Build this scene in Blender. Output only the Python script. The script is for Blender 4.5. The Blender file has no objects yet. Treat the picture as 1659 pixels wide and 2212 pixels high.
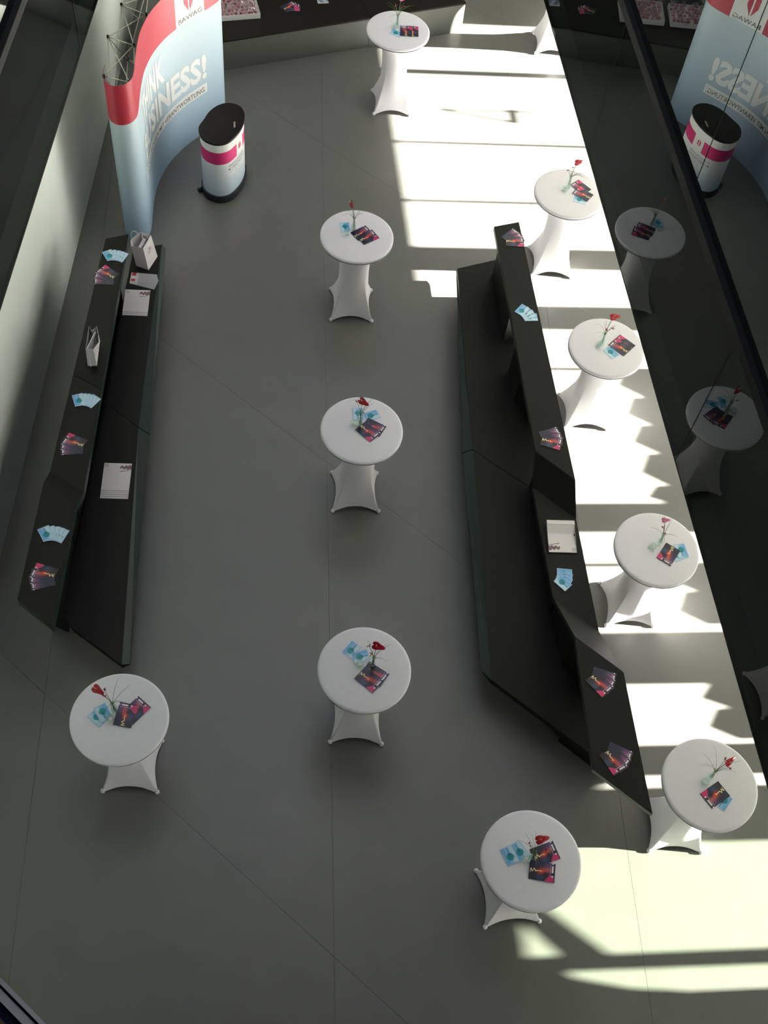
import bpy, bmesh, math, random
from mathutils import Vector, Matrix
from math import sin, cos, pi, radians

S = bpy.context.scene
COL = S.collection
random.seed(7)

# ------------------------------------------------------------------ camera
F_PX, CAM_H = 2515.827, 10.201
RM = Matrix(((0.988523, 0.127125, 0.081614), (-0.151068, 0.83185, 0.534044), (0.0, -0.540245, 0.841508)))
cam_data = bpy.data.cameras.new('camera')
cam_data.sensor_fit = 'VERTICAL'
cam_data.sensor_height = 24.0
cam_data.lens = 24.0 * F_PX / 2212.0
cam_data.clip_start, cam_data.clip_end = 0.05, 200
cam = bpy.data.objects.new('camera', cam_data)
COL.objects.link(cam)
m = RM.transposed().to_4x4()
m.translation = Vector((0, 0, CAM_H))
cam.matrix_world = m
S.camera = cam

# ------------------------------------------------------------------ light
AZ = radians(13.2)                       # direction square to the glass fronts on the right
N = Vector((cos(AZ), sin(AZ), 0))
T = Vector((-sin(AZ), cos(AZ), 0))
def P(u, v, z=0.0):
    return N * u + T * v + Vector((0, 0, z))
SUN_EL = radians(21)
world = bpy.data.worlds.new('world'); S.world = world
world.use_nodes = True
bg = world.node_tree.nodes['Background']
bg.inputs[0].default_value = (0.85, 0.88, 1.0, 1)
bg.inputs[1].default_value = 2.1
sun_d = bpy.data.lights.new('sun', 'SUN')
sun_d.energy = 155.0; sun_d.angle = radians(0.53); sun_d.color = (1.0, 0.97, 0.87)
sun = bpy.data.objects.new('sun', sun_d); COL.objects.link(sun)
sd = (-N + T * 0.05).normalized() * cos(SUN_EL) + Vector((0, 0, -sin(SUN_EL)))
sun.rotation_euler = sd.to_track_quat('-Z', 'Y').to_euler()
sun.location = (12, 4, 12)
vs = S.view_settings
vs.view_transform = 'Standard'; vs.look = 'None'; vs.gamma = 1; vs.use_curve_mapping = False
vs.exposure = 0.0

# ------------------------------------------------------------------ materials
def mat(name, col, rough=0.6, metal=0.0, spec=0.5, noise=0.0, scale=8.0, bump=0.0, coat=0.0, sheen=0.0, emit=None):
    M = bpy.data.materials.new(name); M.use_nodes = True
    nt = M.node_tree; b = nt.nodes['Principled BSDF']
    b.inputs['Base Color'].default_value = (*col, 1)
    b.inputs['Roughness'].default_value = rough
    b.inputs['Metallic'].default_value = metal
    b.inputs['Specular IOR Level'].default_value = spec
    b.inputs['Coat Weight'].default_value = coat
    b.inputs['Sheen Weight'].default_value = sheen
    if noise or bump:
        tc = nt.nodes.new('ShaderNodeTexCoord')
        nz = nt.nodes.new('ShaderNodeTexNoise'); nz.inputs['Scale'].default_value = scale
        nz.inputs['Detail'].default_value = 5
        nt.links.new(tc.outputs['Object'], nz.inputs['Vector'])
        if noise:
            mr = nt.nodes.new('ShaderNodeMapRange')
            mr.inputs[1].default_value = 0.25; mr.inputs[2].default_value = 0.75
            mr.inputs[3].default_value = 1 - noise; mr.inputs[4].default_value = 1 + noise
            mx = nt.nodes.new('ShaderNodeVectorMath'); mx.operation = 'SCALE'
            mx.inputs[0].default_value = col
            nt.links.new(nz.outputs[0], mr.inputs[0])
            nt.links.new(mr.outputs[0], mx.inputs['Scale'])
            nt.links.new(mx.outputs[0], b.inputs['Base Color'])
        if bump:
            bp = nt.nodes.new('ShaderNodeBump'); bp.inputs['Strength'].default_value = bump
            bp.inputs['Distance'].default_value = 0.01
            nt.links.new(nz.outputs[0], bp.inputs['Height'])
            nt.links.new(bp.outputs[0], b.inputs['Normal'])
    return M

def print_mat(name, rough=0.35):
    M = bpy.data.materials.new(name); M.use_nodes = True
    nt = M.node_tree; b = nt.nodes['Principled BSDF']
    a = nt.nodes.new('ShaderNodeAttribute'); a.attribute_name = 'ink'
    nt.links.new(a.outputs['Color'], b.inputs['Base Color'])
    b.inputs['Roughness'].default_value = rough
    return M

def glass_mat(name, ior, tint):
    M = bpy.data.materials.new(name); M.use_nodes = True
    nt = M.node_tree; nt.nodes.clear()
    o = nt.nodes.new('ShaderNodeOutputMaterial'); mx = nt.nodes.new('ShaderNodeMixShader')
    fr = nt.nodes.new('ShaderNodeFresnel'); fr.inputs['IOR'].default_value = ior
    tr = nt.nodes.new('ShaderNodeBsdfTransparent'); tr.inputs[0].default_value = (*tint, 1)
    gl = nt.nodes.new('ShaderNodeBsdfGlossy'); gl.inputs['Roughness'].default_value = 0.0
    gl.inputs[0].default_value = (0.95, 1.0, 1.0, 1)
    ge = nt.nodes.new('ShaderNodeNewGeometry')      # reflect at the outer face only, not inside the pane
    mt = nt.nodes.new('ShaderNodeMath'); mt.operation = 'SUBTRACT'; mt.inputs[0].default_value = 1.0
    ml = nt.nodes.new('ShaderNodeMath'); ml.operation = 'MULTIPLY'
    nt.links.new(ge.outputs['Backfacing'], mt.inputs[1]); nt.links.new(mt.outputs[0], ml.inputs[0])
    nt.links.new(fr.outputs[0], ml.inputs[1]); nt.links.new(ml.outputs[0], mx.inputs[0])
    nt.links.new(tr.outputs[0], mx.inputs[1])
    nt.links.new(gl.outputs[0], mx.inputs[2]); nt.links.new(mx.outputs[0], o.inputs[0])
    return M

M_FLOOR = mat('floor_linoleum', (0.131, 0.133, 0.121), 0.34, spec=0.5, noise=0.05, scale=3.0)
M_JOINT = mat('floor_joint_dark', (0.085, 0.085, 0.076), 0.8)
M_WALL = mat('wall_plaster', (0.80, 0.86, 0.81), 0.6, noise=0.03, scale=2)
M_DARKWALL = mat('dark_wall', (0.03, 0.03, 0.028), 0.7, noise=0.1, scale=2)
M_SOFFIT = mat('soffit_white', (0.82, 0.82, 0.79), 0.7, noise=0.03, scale=2)
M_CARPET = mat('upper_carpet', (0.012, 0.013, 0.012), 0.9, noise=0.2, scale=40)
M_FRAME = mat('dark_metal_frame', (0.006, 0.007, 0.0065), 0.6, spec=0.25, metal=0.0, noise=0.1, scale=20)
M_GLASS_UP = glass_mat('glass_coated', 2.5, (0.55, 0.6, 0.56))
M_GLASS_LOW = glass_mat('glass_clear', 1.42, (0.6, 0.66, 0.64))
M_CLOTH = mat('stretch_cloth_white', (0.82, 0.80, 0.86), 0.75, noise=0.015, scale=30, bump=0.03, sheen=0.2)
M_BENCH = mat('bench_charcoal', (0.0085, 0.0088, 0.0065), 0.5, spec=0.17, noise=0.12, scale=25)
M_BENCHEDGE = mat('bench_edge_sky_teal', (0.012, 0.026, 0.025), 0.4, spec=0.35, noise=0.1, scale=25)  # reflection of the sky put into the edge colour as teal
M_COUNTERFACE = mat('counter_front_grey', (0.075, 0.078, 0.068), 0.55, noise=0.05, scale=6)
M_BLACK = mat('black_laminate', (0.011, 0.009, 0.007), 0.5, spec=0.15, noise=0.1, scale=15)
M_RUBBER = mat('black_base', (0.010, 0.012, 0.02), 0.45, noise=0.1, scale=15)
M_INK = print_mat('printed_paper', 0.3)
M_FABRIC = print_mat('printed_panel', 0.5)
M_PAPER = mat('white_paper', (0.78, 0.75, 0.77), 0.6, noise=0.01, scale=10)
M_WHITE = mat('white_print', (0.88, 0.9, 0.9), 0.5, noise=0.01, scale=10)
M_GREYINK = mat('grey_print', (0.12, 0.12, 0.13), 0.5, noise=0.02, scale=10)
M_REDINK = mat('red_print', (0.45, 0.02, 0.06), 0.5, noise=0.02, scale=10)
M_ALU = mat('aluminium_strut', (0.55, 0.53, 0.45), 0.35, metal=0.8, noise=0.05, scale=30)
M_GREEN = mat('stem_green', (0.09, 0.14, 0.03), 0.5, noise=0.2, scale=40)
M_SPATHE = mat('spathe_red', (0.42, 0.012, 0.03), 0.18, noise=0.15, scale=30)
M_PINK = mat('petal_pink', (0.65, 0.18, 0.35), 0.4, noise=0.15, scale=30)
M_SPADIX = mat('spadix_yellow', (0.75, 0.6, 0.25), 0.5, noise=0.1, scale=60)
M_BERRY = mat('bud_dark_red', (0.22, 0.012, 0.025), 0.4, noise=0.2, scale=60)
M_CARD = mat('white_cardboard', (0.80, 0.80, 0.78), 0.6, noise=0.02, scale=10)
M_LEAF = mat('hedge_leaf', (0.03, 0.07, 0.02), 0.6, noise=0.2, scale=10)
M_RAIL = mat('brushed_aluminium', (0.92, 0.90, 0.98), 0.4, metal=0.0, noise=0.03, scale=60)
M_GASKET = mat('blue_black_gasket', (0.008, 0.014, 0.06), 0.4, noise=0.05, scale=20)
M_STONE = mat('rose_stone_curb', (0.20, 0.12, 0.10), 0.6, noise=0.15, scale=30)
M_PAVE = mat('outside_paving', (0.30, 0.29, 0.26), 0.8, noise=0.1, scale=4)

def clear_glass(name='vase_glass', tint=(0.93, 0.98, 0.95)):
    M = bpy.data.materials.new(name); M.use_nodes = True
    nt = M.node_tree; nt.nodes.clear()
    o = nt.nodes.new('ShaderNodeOutputMaterial'); mx = nt.nodes.new('ShaderNodeMixShader')
    lw = nt.nodes.new('ShaderNodeLayerWeight'); lw.inputs[0].default_value = 0.45
    tr = nt.nodes.new('ShaderNodeBsdfTransparent'); tr.inputs[0].default_value = (*tint, 1)
    gl = nt.nodes.new('ShaderNodeBsdfGlossy'); gl.inputs['Roughness'].default_value = 0.03
    gl.inputs[0].default_value = (0.9, 1.0, 0.95, 1)
    mt = nt.nodes.new('ShaderNodeMath'); mt.operation = 'MULTIPLY_ADD'
    mt.inputs[1].default_value = 0.55; mt.inputs[2].default_value = 0.06
    nt.links.new(lw.outputs['Facing'], mt.inputs[0]); nt.links.new(mt.outputs[0], mx.inputs[0])
    nt.links.new(tr.outputs[0], mx.inputs[1]); nt.links.new(gl.outputs[0], mx.inputs[2])
    nt.links.new(mx.outputs[0], o.inputs[0])
    return M
M_VASE = clear_glass()
M_CELLO = clear_glass('cellophane', (1.0, 0.92, 0.94))
M_SWEET = mat('pink_sweet', (0.36, 0.05, 0.10), 0.35, noise=0.5, scale=40)

# ------------------------------------------------------------------ helpers
def tag(o, label=None, cat=None, group=None, kind=None):
    if label: o['label'] = label
    if cat: o['category'] = cat
    if group: o['group'] = group
    if kind: o['kind'] = kind
    return o
def empty(name, loc=(0, 0, 0), rz=0.0):
    o = bpy.data.objects.new(name, None); COL.objects.link(o)
    o.location = loc; o.rotation_euler = (0, 0, rz); o.empty_display_size = 0.05
    return o
def link(name, me, parent=None, loc=None, rot=None):
    o = bpy.data.objects.new(name, me); COL.objects.link(o)
    if parent: o.parent = parent
    if loc is not None: o.location = loc
    if rot is not None: o.rotation_euler = rot
    return o
def mesh(name, verts, faces, material, smooth=False):
    me = bpy.data.meshes.new(name)
    me.from_pydata([tuple(v) for v in verts], [], faces)
    if material: me.materials.append(material)
    if smooth:
        me.polygons.foreach_set('use_smooth', [True] * len(me.polygons))
    me.update()
    return me
def recalc(me):
    bm = bmesh.new(); bm.from_mesh(me)
    bmesh.ops.recalc_face_normals(bm, faces=bm.faces); bm.to_mesh(me); bm.free(); me.update()
    return me
def prism(name, poly, z0, z1, material, bevel=0.0, parent=None, offset=None):
    """poly: list of (x, y); closed solid between z0 and z1 (floats or per-vertex lists)."""
    n = len(poly)
    a = z0 if isinstance(z0, (list, tuple)) else [z0] * n
    b = z1 if isinstance(z1, (list, tuple)) else [z1] * n
    vs_ = [(p[0], p[1], a[i]) for i, p in enumerate(poly)] + [(p[0], p[1], b[i]) for i, p in enumerate(poly)]
    fs = [tuple(range(n))[::-1], tuple(range(n, 2 * n))] + [(i, (i + 1) % n, n + (i + 1) % n, n + i) for i in range(n)]
    me = recalc(mesh(name, vs_, fs, material))
    if bevel:
        bm = bmesh.new(); bm.from_mesh(me)
        bmesh.ops.bevel(bm, geom=list(bm.edges), offset=bevel, segments=2, profile=0.7, affect='EDGES')
        bm.to_mesh(me); bm.free()
    return link(name, me, parent)
def uvbox(name, u0, u1, v0, v1, z0, z1, material, bevel=0.0, parent=None):
    poly = [P(u0, v0)[:2], P(u1, v0)[:2], P(u1, v1)[:2], P(u0, v1)[:2]]
    return prism(name, poly, z0, z1, material, bevel, parent)
def tube_data(pts, rads, seg=8, closed=False):
    """swept tube through pts -> verts, faces"""
    pts = [Vector(p) for p in pts]; n = len(pts)
    if not isinstance(rads, (list, tuple)): rads = [rads] * n
    V, Fc = [], []
    up = Vector((0.31, 0.2, 0.93)).normalized()
    for i, p in enumerate(pts):
        a = pts[(i - 1) % n] if (closed or i > 0) else p
        b = pts[(i + 1) % n] if (closed or i < n - 1) else p
        d = (b - a).normalized()
        x = d.cross(up)
        if x.length < 1e-3: x = d.cross(Vector((1, 0, 0)))
        x.normalize(); y = d.cross(x).normalized()
        for k in range(seg):
            t = 2 * pi * k / seg
            V.append(p + (x * cos(t) + y * sin(t)) * rads[i])
    m_ = n if closed else n - 1
    for i in range(m_):
        for k in range(seg):
            a = i * seg + k; b = i * seg + (k + 1) % seg
            c = ((i + 1) % n) * seg + (k + 1) % seg; d = ((i + 1) % n) * seg + k
            Fc.append((a, b, c, d))
    if not closed:
        Fc.append(tuple(range(seg))[::-1]); Fc.append(tuple(range((n - 1) * seg, n * seg)))
    return V, Fc
def tube(name, pts, rads, material, seg=8, closed=False, parent=None, smooth=True):
    V, Fc = tube_data(pts, rads, seg, closed)
    return link(name, mesh(name, V, Fc, material, smooth), parent)
def lathe_mesh(name, prof, material, seg=20, smooth=True):
    V, Fc = [], []
    for r, z in prof:
        for k in range(seg):
            t = 2 * pi * k / seg; V.append((r * cos(t), r * sin(t), z))
    for i in range(len(prof) - 1):
        for k in range(seg):
            Fc.append((i * seg + k, i * seg + (k + 1) % seg, (i + 1) * seg + (k + 1) % seg, (i + 1) * seg + k))
    if prof[0][0] > 1e-4: Fc.append(tuple(range(seg))[::-1])
    if prof[-1][0] > 1e-4 and prof[-1][1] != prof[0][1]: Fc.append(tuple(range((len(prof) - 1) * seg, len(prof) * seg)))
    return mesh(name, V, Fc, material, smooth)
def copy_tree(o, parent=None):
    c = o.copy(); COL.objects.link(c); c.parent = parent
    for ch in list(o.children): copy_tree(ch, c)
    return c
def quad_bez(a, b, c, n=8):
    a, b, c = Vector(a), Vector(b), Vector(c)
    return [a * (1 - t) ** 2 + b * 2 * t * (1 - t) + c * t * t for t in [i / n for i in range(n + 1)]]
def catmull(pts, n=8, closed=False):
    pts = [Vector(p) for p in pts]
    if closed: Q = [pts[-1]] + pts + pts[:2]
    else: Q = [pts[0] * 2 - pts[1]] + pts + [pts[-1] * 2 - pts[-2]]
    out = []
    for i in range(1, len(Q) - 2):
        a, b, c, d = Q[i - 1:i + 3]
        for k in range(n):
            t = k / n
            out.append(0.5 * (2 * b + (c - a) * t + (2 * a - 5 * b + 4 * c - d) * t * t + (3 * b - a - 3 * c + d) * t ** 3))
    if not closed: out.append(Q[-2])
    return out
def text_data(txt, x0, y0, x1, y1, bold=0.0, step=0.0):
    """mesh (verts, faces) of txt fitted exactly into the box x0..x1, y0..y1; cut every step in x"""
    cu = bpy.data.curves.new('txt', 'FONT'); cu.body = txt; cu.offset = bold; cu.resolution_u = 2
    o = bpy.data.objects.new('txt', cu); COL.objects.link(o)
    dg = bpy.context.evaluated_depsgraph_get()
    me = bpy.data.meshes.new_from_object(o.evaluated_get(dg))
    bpy.data.objects.remove(o); bpy.data.curves.remove(cu)
    bm = bmesh.new(); bm.from_mesh(me); bpy.data.meshes.remove(me)
    xs = [v.co.x for v in bm.verts]; ys = [v.co.y for v in bm.verts]
    ax, bx, ay, by = min(xs), max(xs), min(ys), max(ys)
    for v in bm.verts:
        v.co.x = x0 + (v.co.x - ax) / (bx - ax) * (x1 - x0)
        v.co.y = y0 + (v.co.y - ay) / (by - ay) * (y1 - y0)
        v.co.z = 0
    if step:
        x = x0 + step
        while x < x1:
            bmesh.ops.bisect_plane(bm, geom=bm.verts[:] + bm.edges[:] + bm.faces[:], plane_co=(x, 0, 0), plane_no=(1, 0, 0))
            x += step
    bmesh.ops.triangulate(bm, faces=bm.faces)
    bm.verts.index_update()
    V = [tuple(v.co) for v in bm.verts]; Fc = [tuple(v.index for v in f.verts) for f in bm.faces]
    bm.free()
    return V, Fc
def box_data(x0, y0, x1, y1, step):
    n = max(1, int(abs(x1 - x0) / step)); V, Fc = [], []
    for i in range(n + 1):
        x = x0 + (x1 - x0) * i / n; V += [(x, y0, 0), (x, y1, 0)]
    for i in range(n): Fc.append((2 * i, 2 * i + 2, 2 * i + 3, 2 * i + 1))
    return V, Fc

# ================================================================== THE SETTING
def frame(az, off):
    n_ = Vector((cos(az), sin(az), 0)); t_ = Vector((-sin(az), cos(az), 0))
    return lambda u, v: tuple((n_ * (off + u) + t_ * v)[:2])
def fbox(name, fr, u0, u1, v0, v1, z0, z1, material, bevel=0.0, parent=None):
    return prism(name, [fr(u0, v0), fr(u1, v0), fr(u1, v1), fr(u0, v1)], z0, z1, material, bevel, parent)
RG = frame(AZ, 3.06)                       # right upper glass front
LG = frame(radians(4.0), -2.584)           # left upper glass front
LW = frame(radians(5.28), -3.159)          # left ground-floor wall

# floor: sub-base with large slabs, each its own piece, 5 mm joints
floor = prism('floor', [(-7, -4), (11.2, -4), (11.2, 21), (-7, 21)], -0.2, -0.012, M_JOINT)
tag(floor, kind='structure')
bm = bmesh.new()
for co in [(-7, -4), (11.2, -4), (11.2, 21), (-7, 21)]: bm.verts.new((*co, 0))
bm.faces.new(bm.verts)
def cut(nx, ny, off):
    l = math.hypot(nx, ny); nx, ny = nx / l, ny / l
    bmesh.ops.bisect_plane(bm, geom=bm.verts[:] + bm.edges[:] + bm.faces[:], plane_co=(nx * off, ny * off, 0), plane_no=(nx, ny, 0))
for k in range(-3, 6): cut(0.986, 0.165, 0.495 + 2.635 * k)
for k in range(-2, 6): cut(0.537, 0.843, 1.86 + 3.73 * k)
for f in list(bm.faces):
    c = f.calc_center_median()
    pts = [v.co.copy() for v in f.verts]
    if f.calc_area() < 0.05: continue
    k = len(pts); out = []
    for i in range(k):                      # inset every edge by 2 mm
        p0, p1, p2 = pts[i - 1], pts[i], pts[(i + 1) % k]
        d1, d2 = (p1 - p0).normalized(), (p2 - p1).normalized()
        n1, n2 = Vector((-d1.y, d1.x, 0)), Vector((-d2.y, d2.x, 0))
        if n1.dot(c - p1) < 0: n1 = -n1
        if n2.dot(c - p1) < 0: n2 = -n2
        b = (n1 + n2)
        out.append(tuple((p1 + b * (0.0011 / max(0.3, 1 + n1.dot(n2))))[:2]))
    prism('floor_panel', out, -0.012, 0.0, M_FLOOR, parent=floor)
bm.free()
tag(prism('trim_1', [(11.25, -6), (40, -6), (40, 30), (11.25, 30)], -0.2, -0.01, M_PAVE), kind='structure')

# left ground-floor wall with skirting line
wl = fbox('wall_left', LW, -0.15, 0.0, -3, 20.5, 0.0, 3.66, M_WALL); tag(wl, kind='structure')
tag(fbox('wall_back', frame(radians(90), 19.6), 0, 0.2, -11, 7.5, 0, 3.6, M_DARKWALL), kind='structure')
tag(fbox('wall_back_upper', frame(radians(90), 19.6), 0, 0.2, -11, 7.5, 3.6, 14, M_WALL), kind='structure')  # unseen upper part made pale to brighten the far floor
tag(prism('ceiling_sky_block', [(-7, -4), (9, -4), (9, 5.2), (-7, 5.2)], 14.15, 14.35, M_DARKWALL), kind='structure')  # unseen cover added to keep sky light off the near floor
tag(fbox('wall_near', frame(radians(90), -3.2), 0, 0.2, -11, 7.5, 0, 14, M_DARKWALL), kind='structure')
# upper floors either side of the void
tag(uvbox('ceiling', 3.14, 9.95, -4.2, 22.0, 3.663, 3.68, M_SOFFIT), kind='structure')
tag(uvbox('trim_2', 3.085, 9.95, -4.2, 22.0, 3.68, 3.97, M_CARPET), kind='structure')
tag(uvbox('trim_6', 3.083, 3.138, -4.2, 22.0, 3.650, 3.68, M_CARPET), kind='structure')
tag(fbox('trim_3', LG, -3.2, -0.08, -4.2, 20.0, 3.663, 3.68, M_SOFFIT), kind='structure')
tag(fbox('trim_4', LG, -3.2, -0.025, -4.2, 20.0, 3.68, 3.97, M_CARPET), kind='structure')
tag(fbox('trim_7', LG, -0.078, -0.023, -4.2, 20.0, 3.650, 3.68, M_CARPET), kind='structure')
tag(fbox('wall_left_upper', LG, -3.3, -3.2, -4.2, 20.0, 3.66, 14, M_DARKWALL), kind='structure')
tag(uvbox('wall_right_upper', 9.95, 10.15, -4.2, 22.0, 3.66, 19.5, M_DARKWALL), kind='structure')  # unseen wall, raised past the roof to block sun entering the void
tag(uvbox('ceiling_upper', 3.0, 10.15, -4.2, 22.0, 13.9, 14.1, M_DARKWALL), kind='structure')
tag(fbox('ceiling_upper_left', LG, -3.3, 0.0, -4.2, 20.0, 13.9, 14.1, M_DARKWALL), kind='structure')

# glass fronts: panes, transom, vertical joints
def glass_front(idx, fr, vlow, vup, sgn):
    w = empty('window_%d' % idx); tag(w, kind='structure')
    bands = ((vlow, 3.665, 4.975, M_GLASS_LOW), (vup, 5.065, 9.2, M_GLASS_UP), (vup, 9.21, 13.9, M_GLASS_UP))
    for vs_, z0, z1, M in bands:
        for a, b in zip(vs_[:-1], vs_[1:]):
            fbox('pane', fr, *sorted((0.0, 0.02 * sgn)), a + 0.006, b - 0.006, z0, z1, M, parent=w)
            fbox('joint_seal', fr, *sorted((0.002 * sgn, 0.018 * sgn)), b - 0.005, b + 0.005, z0, z1, M_FRAME, parent=w)
    t_ = fbox('transom', fr, *sorted((-0.045 * sgn, 0.03 * sgn)), vlow[0], vlow[-1], 4.98, 5.06, M_FRAME, 0.004, parent=w)
    fbox('bottom_rail', fr, *sorted((0.0, 0.02 * sgn)), vlow[0], vlow[-1], 3.648, 3.662, M_FRAME, parent=w)
    return w
glass_front(1, RG, [-4, -1.9, 1.25, 4.41, 7.57, 10.73, 13.9, 17.0, 19.5], [-4, -0.8, 2.4, 5.63, 8.85, 12.1, 15.3, 19.5], 1)
glass_front(2, LG, [-4, -1, 2.2, 5.4, 8.6, 11.8, 15, 18.2], [-4, -0.5, 2.7, 5.9, 9.1, 12.3, 15.5, 18.2], -1)

# ground-floor facade on the sunny side (outside the frame; it shapes the sunlight)
win = empty('window_3'); tag(win, kind='structure')
tag(uvbox('wall_right', 9.80, 9.95, -4.2, 22.0, 2.955, 3.66, M_WALL), kind='structure')
tag(uvbox('wall_right_pier', 9.80, 9.95, -4.2, 1.18, 0, 2.955, M_WALL), kind='structure')
tag(uvbox('wall_right_end', 9.80, 9.95, 16.8, 22.0, 0, 2.955, M_WALL), kind='structure')
for vc, w in ((13.13, .11), (11.69, .05), (10.60, .05), (7.90, .05), (5.31, .055)):
    uvbox('mullion', 9.82, 9.88, vc - w / 2, vc + w / 2, 0, 2.955, M_FRAME, parent=win)
for v0, v1 in ((14.22, 14.9), (9.46, 9.80), (8.49, 8.86), (5.70, 6.07), (3.97, 4.54), (3.05, 3.36), (2.43, 2.95)):
    uvbox('pier', 9.80, 9.92, v0, v1, 0, 2.955, M_WALL, parent=win)
uvbox('transom', 9.80, 9.88, 1.37, 1.50, 0, 2.955, M_FRAME, parent=win)
br = prism('brace', [P(9.82, 0)[:2], P(9.82, 1)[:2], P(9.88, 1)[:2], P(9.88, 0)[:2]], 0, 1, M_FRAME, parent=win)
me = br.data
for i, co in enumerate([(9.82, 1.42, 2.62), (9.82, 2.15, 2.955), (9.88, 2.15, 2.955), (9.88, 1.42, 2.62), (9.82, 1.42, 2.77), (9.82, 1.90, 2.955), (9.88, 1.90, 2.955), (9.88, 1.42, 2.77)]):
    me.vertices[i].co = P(*co)
def gusset(pts):  # unseen plates added to trim the ends of the sun strips
    V = [P(9.83, v, z) for v, z in pts] + [P(9.87, v, z) for v, z in pts]; n = len(pts)
    Fc = [tuple(range(n))[::-1], tuple(range(n, 2 * n))] + [(i, (i + 1) % n, n + (i + 1) % n, n + i) for i in range(n)]
    link('gusset', recalc(mesh('gusset', V, Fc, M_FRAME)), win)
gusset([(3.07, 2.38), (3.07, 2.96), (2.93, 2.96), (2.93, 2.62)])
gusset([(1.17, 2.36), (1.22, 2.60), (1.32, 2.78), (1.45, 2.86), (1.45, 2.96), (1.17, 2.96)])
arm = empty('window_opener', P(9.84, 12.3, 2.5))
tag(arm, 'metal window opener arm casting the thin triangular shadow on the sunlit floor', 'window opener')
for a, b, r in (((9.84, 12.36, 2.16), (9.84, 12.36, 2.68), 0.018), ((9.84, 12.36, 2.68), (9.84, 12.14, 2.30), 0.018), ((9.84, 12.12, 2.29), (9.84, 12.40, 2.29), 0.028)):
    o = tube('arm_rod', [P(*a) - P(9.84, 12.3, 2.5), P(*b) - P(9.84, 12.3, 2.5)], r, M_FRAME, parent=arm)

# unseen tilted boards added inside the facade, tops shaped to notch the sunlight
ledge = empty('shadow_boards', P(9.74, 6.5, 0))
tag(ledge, 'row of unseen tilted boards added along the facade to notch the sunlight', 'shadow boards')
LO = P(9.74, 6.5, 0)
def board(va, vb, z0=1.2):
    w = va - vb
    prof = [(va, z0), (va, 2.02), (va - 0.58 * w, 2.07), (vb, 1.965), (vb, z0)]
    V = [P(9.72, v, z) - LO for v, z in prof] + [P(9.75, v, z) - LO for v, z in prof]; n = 5
    Fc = [tuple(range(n))[::-1], tuple(range(n, 2 * n))] + [(i, (i + 1) % n, n + (i + 1) % n, n + i) for i in range(n)]
    link('board', recalc(mesh('board', V, Fc, M_CARD)), ledge)
tp = [7.93, 7.50, 7.11, 6.72, 6.30, 6.05]
for a_, b_ in zip(tp[:-1], tp[1:]): board(a_, b_)
for a_, b_ in ((5.30, 5.0), (5.0, 4.62), (3.98, 3.72), (3.72, 3.40)): board(a_, b_)
tube('stand_rail', [P(9.735, 7.9, 1.2) - LO, P(9.735, 3.4, 1.2) - LO], 0.02, M_FRAME, parent=ledge)
for v_ in (7.9, 6.0, 4.6, 3.4): tube('stand_leg', [P(9.735, v_, 0.0) - LO, P(9.735, v_, 1.2) - LO], 0.02, M_FRAME, parent=ledge)
tp_ = uvbox('sun_dim_pane', 9.83, 9.84, 1.19, 2.43, 0.0, 2.95, None, parent=win)  # unseen pane added to dim the sun in the nearest bay
M_SUN_DIM = bpy.data.materials.new('sun_dim_pane'); M_SUN_DIM.use_nodes = True
nt_ = M_SUN_DIM.node_tree; nt_.nodes.clear(); o_ = nt_.nodes.new('ShaderNodeOutputMaterial'); t_b = nt_.nodes.new('ShaderNodeBsdfTransparent')
t_b.inputs[0].default_value = (0.62, 0.66, 0.60, 1); nt_.links.new(t_b.outputs[0], o_.inputs[0])
tp_.data.materials.append(M_SUN_DIM)
# bridge with handrail at the viewer's feet
tag(prism('trim_5', [(-4, -3), (4, -3), (4, -0.05), (-4, -0.05)], 8.45, 8.65, M_STONE), kind='structure')
rail = empty('handrail', (-0.25, 0.13, 9.2))
tag(rail, 'brushed metal handrail with dark grooves crossing the lower left corner', 'handrail')
rd = Vector((-0.046, 0.029, 0)).normalized(); rn = Vector((-rd.y, rd.x, 0)) * -1
if rn.y < 0: rn = -rn
RC = Vector((-0.223, 0.1395, 9.2))
def railbar(name, a, b, z0, z1, M, bev=0.0015):
    L = 2.2; A_ = RC + rd * L; B_ = RC - rd * L
    pl = [(A_ + rn * a)[:2], (A_ + rn * b)[:2], (B_ + rn * b)[:2], (B_ + rn * a)[:2]]
    o = prism(name, pl, z0, z1, M, bev)
    o.parent = rail; o.matrix_parent_inverse = Matrix.Translation(-rail.location)
railbar('rail_profile', -0.0035, 0.0, 9.17, 9.20, M_RAIL, 0.0)
railbar('groove', -0.0055, -0.0035, 9.165, 9.196, M_GASKET, 0)
railbar('rail_profile', -0.0120, -0.0055, 9.17, 9.198, M_RAIL, 0.0)
railbar('groove', -0.020, -0.0120, 9.165, 9.195, M_GASKET, 0)
railbar('rail_cap', -0.07, -0.020, 9.16, 9.196, M_STONE, 0)
for s_ in (-1.9, 1.9):
    c_ = RC + rd * s_ - rn * 0.04
    o = tube('post', [(c_.x, c_.y, 8.65), (c_.x, c_.y, 9.16)], 0.02, M_RAIL)
    o.parent = rail; o.matrix_parent_inverse = Matrix.Translation(-rail.location)

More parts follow.
